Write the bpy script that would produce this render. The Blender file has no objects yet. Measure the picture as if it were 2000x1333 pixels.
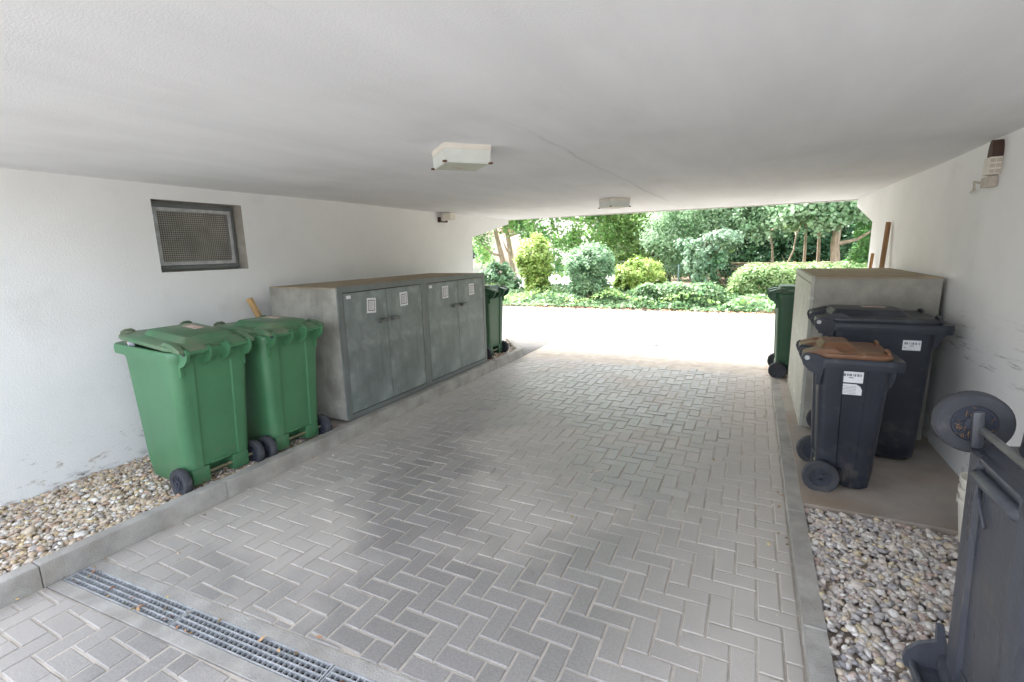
import bpy, bmesh, math, random
import numpy as np
from mathutils import Vector, Matrix
R = math.radians
random.seed(7); rng = np.random.default_rng(11)
S = bpy.context.scene; C = S.collection

# ------------------------------------------------------------------ camera
cd = bpy.data.cameras.new('camera'); cam = bpy.data.objects.new('camera', cd); C.objects.link(cam)
cd.sensor_width = 36; cd.lens = 16.92; cd.clip_start = .02; cd.clip_end = 400
f = 940.; v1 = Vector((473., -188.5, f)); D = (f*f + 473*130)/188.5; v2 = Vector((130., D, f))
Yc = v1.normalized(); Zc = -v2.normalized(); Xc = Yc.cross(Zc)
if Xc.x < 0: Xc = -Xc
cam.matrix_world = Matrix(((Xc.x, -Xc.y, -Xc.z, 0), (Yc.x, -Yc.y, -Yc.z, 0), (Zc.x, -Zc.y, -Zc.z, 1.66), (0, 0, 0, 1)))
S.camera = cam
# ------------------------------------------------------------------ light
SUN_EL = 52; SUN_DIR = Vector((-.78, .52, 0)).normalized()*math.cos(R(SUN_EL)) + Vector((0, 0, math.sin(R(SUN_EL))))
w = bpy.data.worlds.new('World'); S.world = w; w.use_nodes = True
nt = w.node_tree; bg = nt.nodes['Background']
sky = nt.nodes.new('ShaderNodeTexSky'); sky.sky_type = 'NISHITA'; sky.sun_disc = False
sky.sun_elevation = R(SUN_EL); sky.sun_rotation = math.atan2(SUN_DIR.x, SUN_DIR.y)
sky.air_density = 1.0; sky.dust_density = 4.0; sky.ozone_density = .6
hsv = nt.nodes.new('ShaderNodeHueSaturation'); hsv.inputs['Saturation'].default_value = .48; nt.links.new(sky.outputs[0], hsv.inputs['Color']); nt.links.new(hsv.outputs[0], bg.inputs[0]); bg.inputs[1].default_value = .15
sd = bpy.data.lights.new('sun', 'SUN'); sd.energy = 2.6; sd.angle = R(20); sd.color = (1, .97, .93)
so = bpy.data.objects.new('sun', sd); C.objects.link(so)
so.rotation_euler = (-SUN_DIR).to_track_quat('-Z', 'Y').to_euler()
S.view_settings.view_transform = 'Standard'; S.view_settings.look = 'None'
S.view_settings.exposure = 3.05; S.view_settings.gamma = 1
S.render.engine = 'CYCLES'
S.cycles.max_bounces = 10; S.cycles.diffuse_bounces = 7

# ------------------------------------------------------------------ materials
def mat(name, col, rough=.6, var=.15, scale=3, bump=0, bscale=40, spec=.5, metal=0, col2=None, detail=6, stretch=None,
        island=0, transl=0, stain=None, rvar=0):
    m = bpy.data.materials.new(name); m.use_nodes = True; t = m.node_tree; n = t.nodes; L = t.links
    p = n['Principled BSDF']; p.inputs['Roughness'].default_value = rough
    p.inputs['Specular IOR Level'].default_value = spec; p.inputs['Metallic'].default_value = metal
    tc = n.new('ShaderNodeTexCoord'); src = tc.outputs['Object']
    if stretch:
        mp = n.new('ShaderNodeMapping'); mp.inputs['Scale'].default_value = stretch; L.new(src, mp.inputs[0]); src = mp.outputs[0]
    nz = n.new('ShaderNodeTexNoise'); nz.inputs['Scale'].default_value = scale; nz.inputs['Detail'].default_value = detail
    nz.inputs['Roughness'].default_value = .6
    L.new(src, nz.inputs['Vector'])
    c1 = [max(0, c*(1-var)) for c in col]; c2 = list(col2) if col2 else [min(1, c*(1+var)) for c in col]
    rp = n.new('ShaderNodeValToRGB'); rp.color_ramp.elements[0].position = .36; rp.color_ramp.elements[1].position = .66
    rp.color_ramp.elements[0].color = (*c1, 1); rp.color_ramp.elements[1].color = (*c2, 1)
    L.new(nz.outputs['Fac'], rp.inputs[0]); out = rp.outputs[0]
    if island:
        g = n.new('ShaderNodeNewGeometry'); hs = n.new('ShaderNodeHueSaturation')
        mr = n.new('ShaderNodeMapRange'); mr.inputs[3].default_value = 1-island; mr.inputs[4].default_value = 1+island
        L.new(g.outputs['Random Per Island'], mr.inputs[0]); L.new(mr.outputs[0], hs.inputs['Value'])
        mh = n.new('ShaderNodeMath'); mh.operation = 'MULTIPLY_ADD'; mh.inputs[1].default_value = 37.7; mh.inputs[2].default_value = 0
        fr = n.new('ShaderNodeMath'); fr.operation = 'FRACT'; L.new(g.outputs['Random Per Island'], mh.inputs[0]); L.new(mh.outputs[0], fr.inputs[0])
        m2 = n.new('ShaderNodeMapRange'); m2.inputs[3].default_value = .5-island*.07; m2.inputs[4].default_value = .5+island*.07
        L.new(fr.outputs[0], m2.inputs[0]); L.new(m2.outputs[0], hs.inputs['Hue'])
        L.new(out, hs.inputs['Color']); out = hs.outputs[0]
    if stain:      # (colour, scale, lo, hi, amount)
        s2 = n.new('ShaderNodeTexNoise'); s2.inputs['Scale'].default_value = stain[1]; s2.inputs['Detail'].default_value = 8
        L.new(tc.outputs['Object'], s2.inputs['Vector'])
        mr = n.new('ShaderNodeMapRange'); mr.inputs[1].default_value = stain[2]; mr.inputs[2].default_value = stain[3]; mr.inputs[4].default_value = stain[4]
        L.new(s2.outputs['Fac'], mr.inputs[0])
        mx = n.new('ShaderNodeMixRGB'); L.new(mr.outputs[0], mx.inputs[0]); L.new(out, mx.inputs[1]); mx.inputs[2].default_value = (*stain[0], 1); out = mx.outputs[0]
    L.new(out, p.inputs['Base Color'])
    if rvar:
        mr = n.new('ShaderNodeMapRange'); mr.inputs[1].default_value = .35; mr.inputs[2].default_value = .65
        mr.inputs[3].default_value = rough-rvar; mr.inputs[4].default_value = rough+rvar
        L.new(nz.outputs['Fac'], mr.inputs[0]); L.new(mr.outputs[0], p.inputs['Roughness'])
    if bump:
        b = n.new('ShaderNodeBump'); b.inputs['Strength'].default_value = bump; b.inputs['Distance'].default_value = .01
        nb = n.new('ShaderNodeTexNoise'); nb.inputs['Scale'].default_value = bscale; nb.inputs['Detail'].default_value = 5
        L.new(tc.outputs['Object'], nb.inputs['Vector']); L.new(nb.outputs['Fac'], b.inputs['Height']); L.new(b.outputs[0], p.inputs['Normal'])
    if transl:
        tr = n.new('ShaderNodeBsdfTranslucent'); L.new(out, tr.inputs[0]); mx = n.new('ShaderNodeMixShader'); mx.inputs[0].default_value = transl
        L.new(p.outputs[0], mx.inputs[1]); L.new(tr.outputs[0], mx.inputs[2]); L.new(mx.outputs[0], n['Material Output'].inputs[0])
    m['out'] = out.name
    return m

M = {}
M['plaster'] = mat('white_plaster', (.80, .80, .79), .85, .035, 1.3, .22, 90, .3, stain=((.5, .48, .45), 2.2, .62, .85, .35))
M['ceiling'] = mat('ceiling_plaster', (.765, .765, .765), .9, .05, 1.0, .17, 150, .3, stretch=(2.2, .45, 1), stain=((.5, .48, .45), 1.1, .55, .85, .35))
M['reveal'] = mat('bare_reveal', (.34, .32, .28), .9, .15, 9, .4, 60)
M['concrete'] = mat('concrete', (.35, .335, .295), .88, .22, 4, .35, 90, stain=((.2, .19, .17), 3, .5, .8, .6))
M['kerb'] = mat('kerb_concrete', (.36, .34, .31), .9, .18, 6, .4, 120, stain=((.24, .2, .15), 5, .5, .8, .5))
M['slab'] = mat('slab_concrete', (.36, .32, .28), .75, .18, 2.6, .2, 70, stain=((.30, .21, .14), 1.7, .45, .7, .7), rvar=.1)
M['topdust'] = mat('dusty_top', (.33, .27, .19), .95, .15, 7, .3, 90)
M['zinc'] = mat('zinc_plate', (.20, .225, .22), .5, .22, 7, .05, 20, .5, .15, stretch=(1, 1, .6), stain=((.33, .37, .36), 5, .52, .66, .6), rvar=.1)
M['zincframe'] = mat('zinc_frame', (.17, .185, .18), .5, .12, 6, .1, 40, .5, .15)
M['paintmetal'] = mat('old_painted_metal', (.40, .40, .35), .55, .12, 5, .08, 50, stain=((.75, .76, .7), 12, .63, .7, .8))
M['darkmetal'] = mat('dark_metal', (.17, .175, .17), .5, .2, 8, .1, 60, .5, .6)
M['galv'] = mat('galvanised', (.50, .51, .52), .45, .2, 14, .05, 60, .5, .35)
M['gunk'] = mat('drain_dirt', (.045, .04, .035), .95, .3, 20, .5, 60)
M['green'] = mat('green_plastic', (.068, .195, .092), .36, .10, 3, .06, 120, .5, stain=((.06, .19, .10), 6, .55, .8, .35), rvar=.06)
M['greenlid'] = mat('green_lid_plastic', (.055, .175, .08), .40, .12, 4, .06, 120, .5, stain=((.17, .19, .12), 3, .34, .62, .75))
M['dgreen'] = mat('dark_green_plastic', (.022, .085, .038), .42, .1, 3, .06, 120, .5, stain=((.04, .09, .05), 6, .6, .8, .4))
M['navy'] = mat('dark_plastic', (.022, .026, .038), .45, .15, 4, .08, 140, .5, stain=((.10, .10, .11), 14, .60, .82, .45), rvar=.08)
M['navydirty'] = mat('dirty_dark_plastic', (.062, .066, .080), .36, .2, 4, .15, 60, .5, stretch=(3, 3, .5), stain=((.11, .10, .09), 5, .48, .75, .6), rvar=.1)
M['brown'] = mat('brown_plastic', (.18, .085, .042), .42, .1, 5, .06, 120, .5, stain=((.42, .27, .17), 9, .6, .75, .6))
M['rubber'] = mat('rubber', (.055, .057, .065), .75, .15, 8, .2, 90, .3, stain=((.14, .13, .12), 18, .6, .75, .5))
M['hub'] = mat('hub_plastic', (.035, .04, .055), .5, .2, 10, .05, 60)
M['axle'] = mat('axle_steel', (.30, .27, .17), .5, .25, 12, .05, 60, .5, .5)
M['white'] = mat('sticker_white', (.78, .78, .80), .6, .05, 20)
M['ink'] = mat('print_ink', (.07, .065, .08), .6, .1, 20)
M['inkred'] = mat('print_dark_red', (.16, .07, .06), .6, .1, 20)
M['greyprint'] = mat('print_grey', (.38, .37, .38), .6, .05, 20)
M['pinksticker'] = mat('faded_sticker', (.62, .42, .36), .6, .2, 18, stain=((.75, .7, .65), 25, .5, .6, .8))
M['opal'] = mat('opal_glass', (.66, .69, .64), .35, .05, 6, 0, 30, .5, stain=((.35, .22, .09), 14, .66, .76, .7))
M['ventback'] = mat('vent_back', (.06, .055, .045), .9, .2, 12, .1, 60)
M['navylid'] = mat('dark_lid_plastic', (.024, .028, .038), .42, .15, 4, .08, 140, .5, stain=((.09, .09, .09), 8, .56, .80, .5), rvar=.06)
M['opalb'] = mat('opal_glass_yellowed_shaded', (.50, .50, .40), .4, .1, 6, 0, 30, .5, stain=((.30, .18, .08), 11, .62, .74, .7))  # yellowish underside, also darkened so the lamp's sides look lit
M['lampbase'] = mat('lamp_base', (.70, .66, .58), .6, .06, 6, .1, 60)
M['rust'] = mat('rust', (.17, .08, .04), .9, .4, 30, .3, 90)
M['brownmetal'] = mat('brown_metal', (.07, .035, .025), .6, .3, 10, .1, 60)
M['tan'] = mat('tan_plastic', (.47, .42, .36), .7, .15, 12, .1, 60)
M['wood'] = mat('pale_wood', (.46, .29, .13), .7, .25, 6, .15, 50, stretch=(6, 6, .8))
M['woodend'] = mat('stained_wood', (.20, .07, .025), .7, .25, 6, .15, 50, stretch=(6, 6, .8))
M['woodbrown'] = mat('brown_wood', (.33, .18, .075), .65, .25, 5, .1, 50, stretch=(6, 6, .6))
M['woodyellow'] = mat('yellow_wood', (.42, .20, .05), .65, .2, 5, .1, 50, stretch=(6, 6, .6))
M['asphalt'] = mat('pale_road', (.125, .122, .118), .9, .14, 1.2, .3, 120, .3, stain=((.085, .083, .08), .9, .48, .75, .6))
M['palepath'] = mat('pale_gravel_path', (.36, .355, .345), .95, .12, 1.2, .3, 80, .2)
M['earth'] = mat('earth', (.13, .10, .07), 1, .3, 3, .5, 20, .1)
M['pebble'] = mat('pebbles', (.50, .40, .29), .6, .2, 2.5, .1, 90, .4, col2=(.62, .54, .45), island=.38)
M['pebble2'] = mat('grey_pebbles', (.38, .33, .29), .55, .2, 2.5, .1, 90, .4, col2=(.56, .50, .44), island=.45)
M['litter'] = mat('dirt_litter', (.30, .25, .20), 1, .4, 25, .6, 60, .1)
M['joint'] = mat('joint_sand', (.50, .45, .39), .95, .15, 8, .5, 150, .2, stain=((.33, .27, .2), 3, .5, .8, .6))
M['leafy'] = mat('fallen_leaf', (.36, .24, .13), .8, .35, 8, 0, 10, .2, island=.5)
M['redwhite'] = mat('wrapper_red', (.65, .12, .08), .4, .2, 20)
M['wrapper'] = mat('wrapper_white', (.75, .75, .8), .4, .1, 20)
M['bark'] = mat('bark', (.20, .15, .11), .95, .35, 5, .6, 25, .1, stretch=(4, 4, .8))
M['barkpale'] = mat('pale_bark', (.42, .34, .27), .95, .3, 5, .5, 25, .1, stretch=(4, 4, .8))
M['rail'] = mat('weathered_rail', (.30, .25, .16), .9, .25, 8, .3, 40)
M['post'] = mat('post_paint', (.30, .42, .42), .6, .15, 8)
M['house'] = mat('pale_render', (.76, .70, .64), .9, .08, 1.5, .2, 60)
M['roof'] = mat('roof_tiles', (.22, .15, .12), .9, .2, 6, .4, 20)
M['glass'] = mat('window_glass', (.05, .06, .07), .08, .1, 1, 0, 10, .6)
M['facade'] = mat('facade_render', (.60, .58, .54), .9, .06, 1.5, .2, 60)
def leafmat(name, c, c2, isl=.35):
    k = 1.0; return mat(name, [x*k for x in c], .5, .1, 1.1, 0, 10, .4, col2=[x*k for x in c2], island=isl, transl=.42)
M['lf_yellow'] = leafmat('leaves_yellow_green', (.28, .42, .10), (.58, .70, .26))
M['lf_blue'] = leafmat('leaves_blue_green', (.13, .28, .14), (.40, .56, .36))
M['lf_mid'] = leafmat('leaves_mid_green', (.18, .34, .10), (.40, .56, .22))
M['lf_pale'] = leafmat('leaves_pale_green', (.22, .38, .20), (.46, .62, .42), .3)
M['lf_dark'] = leafmat('leaves_dark_green', (.03, .10, .045), (.09, .20, .09))
M['lf_ivy'] = leafmat('leaves_ivy', (.10, .22, .09), (.30, .44, .24), .45)
M['lf_conifer'] = leafmat('leaves_conifer', (.12, .32, .09), (.24, .46, .17), .25)
M['lf_tree'] = leafmat('leaves_tree', (.14, .32, .10), (.36, .56, .20), .35)

def stone_mat(name, cols):
    m = mat(name, (.5, .5, .5), .6, .2, 2.5, .08, 90, .4); t = m.node_tree; n = t.nodes; L = t.links; p = n['Principled BSDF']
    g = n.new('ShaderNodeNewGeometry'); r = n.new('ShaderNodeValToRGB'); e = r.color_ramp; e.interpolation = 'CONSTANT'
    for k, c in enumerate(cols):
        el = e.elements[k] if k < 2 else e.elements.new(k/len(cols)); el.position = k/len(cols); el.color = (*c, 1)
    L.new(g.outputs['Random Per Island'], r.inputs[0])
    tc = n.new('ShaderNodeTexCoord'); nz = n.new('ShaderNodeTexNoise'); nz.inputs['Scale'].default_value = 70; L.new(tc.outputs['Object'], nz.inputs[0])
    mr = n.new('ShaderNodeMapRange'); mr.inputs[1].default_value = .3; mr.inputs[2].default_value = .7; mr.inputs[3].default_value = .78; mr.inputs[4].default_value = 1.18; L.new(nz.outputs['Fac'], mr.inputs[0])
    h = n.new('ShaderNodeHueSaturation'); L.new(r.outputs[0], h.inputs['Color']); L.new(mr.outputs[0], h.inputs['Value']); L.new(h.outputs[0], p.inputs['Base Color'])
    return m
M['pebble'] = stone_mat('warm_pebble', [(.52, .43, .32), (.60, .52, .43), (.44, .33, .22), (.66, .62, .56), (.50, .38, .24), (.38, .30, .23), (.58, .46, .34), (.42, .38, .34), (.62, .50, .30), (.55, .47, .38), (.48, .33, .24), (.70, .66, .60), (.34, .30, .27)])
M['pebble2'] = stone_mat('mixed_pebble', [(.50, .44, .39), (.60, .53, .47), (.42, .37, .34), (.66, .62, .57), (.54, .45, .35), (.40, .37, .35), (.56, .49, .43), (.46, .42, .39), (.60, .50, .34), (.52, .46, .41), (.48, .37, .32), (.70, .66, .62), (.32, .30, .30), (.55, .50, .46)])
def wear_or_shade(m, z0, z1, col, sc, lo, hi, amt, stretch):
    """scuffs / flaking, or a painted gap shadow, in a height band of the wall"""
    t = m.node_tree; n = t.nodes; L = t.links; p = n['Principled BSDF']; src = p.inputs['Base Color'].links[0].from_socket
    tc = n.new('ShaderNodeTexCoord'); mp = n.new('ShaderNodeMapping'); mp.inputs['Scale'].default_value = stretch; L.new(tc.outputs['Object'], mp.inputs[0])
    nz = n.new('ShaderNodeTexNoise'); nz.inputs['Scale'].default_value = sc; nz.inputs['Detail'].default_value = 9; nz.inputs['Roughness'].default_value = .7; L.new(mp.outputs[0], nz.inputs[0])
    a = n.new('ShaderNodeMapRange'); a.inputs[1].default_value = lo; a.inputs[2].default_value = hi; a.inputs[4].default_value = amt; L.new(nz.outputs['Fac'], a.inputs[0])
    sx = n.new('ShaderNodeSeparateXYZ'); L.new(tc.outputs['Object'], sx.inputs[0])
    zc, hw = (z0+z1)/2, (z1-z0)/2
    b = n.new('ShaderNodeMath'); b.operation = 'SUBTRACT'; b.inputs[1].default_value = zc; L.new(sx.outputs[2], b.inputs[0])
    c = n.new('ShaderNodeMath'); c.operation = 'ABSOLUTE'; L.new(b.outputs[0], c.inputs[0])
    d = n.new('ShaderNodeMapRange'); d.inputs[1].default_value = hw; d.inputs[2].default_value = hw*.5; L.new(c.outputs[0], d.inputs[0])
    e = n.new('ShaderNodeMath'); e.operation = 'MULTIPLY'; L.new(a.outputs[0], e.inputs[0]); L.new(d.outputs[0], e.inputs[1])
    mx = n.new('ShaderNodeMixRGB'); L.new(e.outputs[0], mx.inputs[0]); L.new(src, mx.inputs[1]); mx.inputs[2].default_value = (*col, 1); L.new(mx.outputs[0], p.inputs['Base Color'])
M['plasterR'] = M['plaster'].copy(); M['plasterR'].name = 'white_plaster_scuffed'
wear_or_shade(M['green'], -2, 3, (.22, .38, .26), 30, .66, .70, .5, (1, 1, .12)); wear_or_shade(M['green'], -.2, .28, (.16, .15, .10), 11, .50, .62, .55, (1, 1, 1))
wear_or_shade(M['navy'], -2, 3, (.16, .165, .18), 60, .70, .73, .7, (1, 1, 1)); wear_or_shade(M['navy'], -.2, .35, (.15, .13, .11), 9, .50, .66, .45, (1, 1, 1)); wear_or_shade(M['navy'], -2, 3, (.14, .14, .15), 34, .66, .70, .5, (1, 1, .1))
wear_or_shade(M['navydirty'], -2, 3, (.17, .16, .15), 26, .62, .68, .5, (1, 1, .1)); wear_or_shade(M['dgreen'], -.2, .3, (.12, .11, .08), 9, .5, .66, .5, (1, 1, 1))
wear_or_shade(M['zinc'], -1, 3, (.10, .115, .11), 5, .56, .68, .5, (1, 1, .18)); wear_or_shade(M['zincframe'], -1, .1, (.24, .17, .11), 18, .55, .66, .5, (1, 1, 1))
wear_or_shade(M['concrete'], -1, 3, (.20, .185, .16), 4, .55, .68, .5, (1, 1, .2)); wear_or_shade(M['concrete'], -.1, .25, (.50, .47, .42), 12, .5, .62, .5, (1, 1, 1))
wear_or_shade(M['brown'], -2, 3, (.32, .24, .17), 40, .66, .70, .4, (1, .2, 1))
for k in ('plaster', 'plasterR'): wear_or_shade(M[k], -.12, .42, (.36, .29, .22), 14, .57, .66, .7, (1, .6, 1.6)); wear_or_shade(M[k], .0, 2.2, (.45, .44, .43), 26, .70, .74, .6, (1, 1, 1))

for k in ('plaster', 'plasterR'): wear_or_shade(M[k], -.06, .15, (.13, .11, .10), 6, .50, .56, .85, (1, .35, .8))  # crack line at the gravel, with the gap's shadow painted into the plaster
wear_or_shade(M['plasterR'], .78, 1.22, (.28, .27, .27), 7, .57, .66, .75, (1, .35, 4)); 
M['lf_strand'] = leafmat('leaves_hanging_ivy', (.16, .32, .18), (.50, .66, .50), .4)
M['lf_hedge'] = leafmat('leaves_hedge', (.20, .33, .13), (.42, .55, .28))
# bricks: per stone tone + large worn patches in the stone itself + sandy dirt to the right kerb
def brick_mat():
    m = mat('paving_stone', (.295, .275, .258), .58, .12, 90, .35, 260, .5, island=.11, detail=3, stain=((.07, .065, .06), 7, .70, .76, .7))
    t = m.node_tree; n = t.nodes; L = t.links; p = n['Principled BSDF']
    src = p.inputs['Base Color'].links[0].from_socket
    tc = n.new('ShaderNodeTexCoord'); nz = n.new('ShaderNodeTexNoise'); nz.inputs['Scale'].default_value = .95; nz.inputs['Detail'].default_value = 7
    L.new(tc.outputs['Object'], nz.inputs['Vector'])
    mr = n.new('ShaderNodeMapRange'); mr.inputs[1].default_value = .47; mr.inputs[2].default_value = .60; mr.inputs[4].default_value = .75
    L.new(nz.outputs['Fac'], mr.inputs[0])
    sx = n.new('ShaderNodeSeparateXYZ'); L.new(tc.outputs['Object'], sx.inputs[0])
    # dust lies along both kerbs where nobody drives
    a = n.new('ShaderNodeMapRange'); a.inputs[1].default_value = -.60; a.inputs[2].default_value = .05; a.inputs[4].default_value = .9; L.new(sx.outputs[0], a.inputs[0])
    b = n.new('ShaderNodeMapRange'); b.inputs[1].default_value = -2.3; b.inputs[2].default_value = -3.1; b.inputs[4].default_value = .65; L.new(sx.outputs[0], b.inputs[0])
    mxm = n.new('ShaderNodeMath'); mxm.operation = 'MAXIMUM'; L.new(a.outputs[0], mxm.inputs[0]); L.new(b.outputs[0], mxm.inputs[1])
    m2 = n.new('ShaderNodeMath'); m2.operation = 'MAXIMUM'; L.new(mxm.outputs[0], m2.inputs[0]); L.new(mr.outputs[0], m2.inputs[1])
    mix = n.new('ShaderNodeMixRGB'); L.new(m2.outputs[0], mix.inputs[0]); L.new(src, mix.inputs[1]); mix.inputs[2].default_value = (.53, .485, .435, 1)
    L.new(mix.outputs[0], p.inputs['Base Color'])
    r = n.new('ShaderNodeMapRange'); r.inputs[3].default_value = .30; r.inputs[4].default_value = .85; L.new(m2.outputs[0], r.inputs[0]); L.new(r.outputs[0], p.inputs['Roughness'])
    return m
M['brick'] = brick_mat()

# ------------------------------------------------------------------ mesh helpers
class MB:
    def __init__(s): s.v = []; s.f = []; s.mi = []
    def add(s, v, f, mi=0):
        b = len(s.v); s.v += [tuple(x) for x in v]; s.f += [tuple(i+b for i in q) for q in f]; s.mi += [mi]*len(f); return s
    def box(s, a, b, mi=0, mtx=None, bev=0):
        bm = bmesh.new(); bmesh.ops.create_cube(bm, size=1)
        for v in bm.verts: v.co = Vector([a[i] + (v.co[i]+.5)*(b[i]-a[i]) for i in range(3)])
        if bev: bmesh.ops.bevel(bm, geom=bm.edges[:], offset=bev, segments=2, affect='EDGES', profile=.6)
        if mtx: bm.transform(mtx)
        bm.verts.index_update()
        s.add([v.co[:] for v in bm.verts], [[v.index for v in fa.verts] for fa in bm.faces], mi); bm.free(); return s
    def tube(s, pts, rad, n=10, mi=0, cap=True):
        pts = [Vector(p) for p in pts]; rad = rad if isinstance(rad, (list, tuple)) else [rad]*len(pts)
        V = []; F = []; up = None
        for i, p in enumerate(pts):
            d = (pts[min(i+1, len(pts)-1)] - pts[max(i-1, 0)]).normalized()
            if up is None: up = d.orthogonal().normalized()
            else: up = (up - d*up.dot(d)).normalized()
            sd_ = d.cross(up)
            for k in range(n):
                a = 2*math.pi*k/n; V.append(p + rad[i]*(math.cos(a)*up + math.sin(a)*sd_))
        for i in range(len(pts)-1):
            for k in range(n):
                F.append((i*n+k, i*n+(k+1) % n, (i+1)*n+(k+1) % n, (i+1)*n+k))
        if cap: F.append(tuple(range(n))[::-1]); F.append(tuple((len(pts)-1)*n+k for k in range(n)))
        return s.add(V, F, mi)
    def prism(s, poly, axis, a, b, mi=0):      # poly 2-D in the other two axes, extruded along axis
        n = len(poly)
        def P(q, t):
            return {'x': (t, q[0], q[1]), 'y': (q[0], t, q[1]), 'z': (q[0], q[1], t)}[axis]
        V = [P(q, a) for q in poly] + [P(q, b) for q in poly]
        F = [tuple(range(n))[::-1], tuple(range(n, 2*n))] + [(i, (i+1) % n, n+(i+1) % n, n+i) for i in range(n)]
        return s.add(V, F, mi)
    def loft(s, rings, mi=0, cap0=True, cap1=True):
        n = len(rings[0]); V = [p for r in rings for p in r]; F = []
        for i in range(len(rings)-1):
            for k in range(n): F.append((i*n+k, i*n+(k+1) % n, (i+1)*n+(k+1) % n, (i+1)*n+k))
        if cap0: F.append(tuple(range(n))[::-1])
        if cap1: F.append(tuple((len(rings)-1)*n+k for k in range(n)))
        return s.add(V, F, mi)
    def lathe(s, prof, c, axis='y', n=28, mi=0):   # prof (r, t)
        V = []; F = []
        for r, t in prof:
            for k in range(n):
                a = 2*math.pi*k/n; x, z = r*math.cos(a), r*math.sin(a)
                V.append({'y': (c[0]+x, c[1]+t, c[2]+z), 'z': (c[0]+x, c[1]+z, c[2]+t), 'x': (c[0]+t, c[1]+x, c[2]+z)}[axis])
        for i in range(len(prof)-1):
            for k in range(n): F.append((i*n+k, i*n+(k+1) % n, (i+1)*n+(k+1) % n, (i+1)*n+k))
        F.append(tuple(range(n))); F.append(tuple((len(prof)-1)*n+k for k in range(n))[::-1])
        return s.add(V, F, mi)
    def build(s, name, mats, parent=None, smooth=False, loc=None, ang=35):
        me = bpy.data.meshes.new(name); me.from_pydata(s.v, [], s.f)
        if not isinstance(mats, (list, tuple)): mats = [mats]
        for m in mats: me.materials.append(m)
        me.polygons.foreach_set('material_index', s.mi)
        bm = bmesh.new(); bm.from_mesh(me); bmesh.ops.recalc_face_normals(bm, faces=bm.faces[:])
        if smooth:
            for fa in bm.faces: fa.smooth = True
            for e in bm.edges:
                if len(e.link_faces) == 2 and e.calc_face_angle(0) > R(ang): e.smooth = False
        bm.to_mesh(me); bm.free(); me.update()
        o = bpy.data.objects.new(name, me); C.objects.link(o)
        if parent: o.parent = parent
        if loc: o.location = loc
        return o
def npmesh(name, V, F, m, parent=None, smooth=False):      # V (n,3), F (k,c) all the same corner count
    me = bpy.data.meshes.new(name); V = np.asarray(V, np.float32); F = np.asarray(F, np.int32); k, c = F.shape
    me.vertices.add(len(V)); me.vertices.foreach_set('co', V.ravel())
    me.loops.add(k*c); me.loops.foreach_set('vertex_index', F.ravel())
    me.polygons.add(k); me.polygons.foreach_set('loop_start', np.arange(0, k*c, c, dtype=np.int32))
    try: me.polygons.foreach_set('loop_total', np.full(k, c, np.int32))
    except Exception: pass
    if smooth: me.polygons.foreach_set('use_smooth', np.ones(k, bool))
    me.materials.append(m); me.update(calc_edges=True)
    o = bpy.data.objects.new(name, me); C.objects.link(o)
    if parent: o.parent = parent
    return o
def tag(o, label=None, cat=None, group=None, kind=None):
    for k, v in (('label', label), ('category', cat), ('group', group), ('kind', kind)):
        if v: o[k] = v
    return o
def thing(name, label, cat, loc=(0, 0, 0), rz=0, group=None):
    o = bpy.data.objects.new(name, None); C.objects.link(o); o.location = loc; o.rotation_euler = (0, 0, rz); o.empty_display_size = .2
    return tag(o, label, cat, group)

XL, XR, ZC = -4.40, 1.32, 2.27      # passage walls, ceiling
KL, KR = -3.21, .285                # kerb faces
Y0, YF, YE = -.75, .35, 8.85         # near end of the paving, near mouth of the passage, far edge of the slab

# ------------------------------------------------------------------ ground, road
g = MB().add([(-150, -90, -.03), (150, -90, -.03), (150, 220, -.03), (-150, 220, -.03)], [(0, 1, 2, 3)]).build('ground', M['earth']); tag(g, kind='structure')
r = MB().box((-60, 8.02, -.025), (60, 13.2, -.006)).build('road', M['asphalt']); tag(r, kind='structure')
r = MB().box((-60, -25, -.025), (60, Y0-.02, -.006)).build('yard', M['palepath']); tag(r, kind='structure')  # unseen yard behind the camera, toned pale to bounce light onto the ceiling

# ------------------------------------------------------------------ herringbone pavement
DS = .055
def dline(x): return 1.03 + DS*(x+3.2)        # centre line of the drain
def clip(poly, n, d):                         # keep n.p <= d
    out = []
    for i in range(len(poly)):
        a, b = poly[i], poly[(i+1) % len(poly)]
        da, db = n[0]*a[0]+n[1]*a[1]-d, n[0]*b[0]+n[1]*b[1]-d
        if da <= 0: out.append(a)
        if da*db < 0:
            t = da/(da-db); out.append((a[0]+t*(b[0]-a[0]), a[1]+t*(b[1]-a[1])))
    return out
def inset(poly, d):
    n = len(poly); out = []
    for i in range(n):
        p0, p1, p2 = Vector(poly[i-1]), Vector(poly[i]), Vector(poly[(i+1) % n])
        e1 = (p1-p0).normalized(); e2 = (p2-p1).normalized(); n1 = Vector((-e1.y, e1.x)); n2 = Vector((-e2.y, e2.x))
        den = 1+n1.dot(n2)
        out.append(tuple(p1 + (n1+n2)*(d/max(den, .3))))
    return out
def area(p): return .5*sum(p[i][0]*p[(i+1) % len(p)][1]-p[(i+1) % len(p)][0]*p[i][1] for i in range(len(p)))
br = MB(); EDGE = .125
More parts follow.
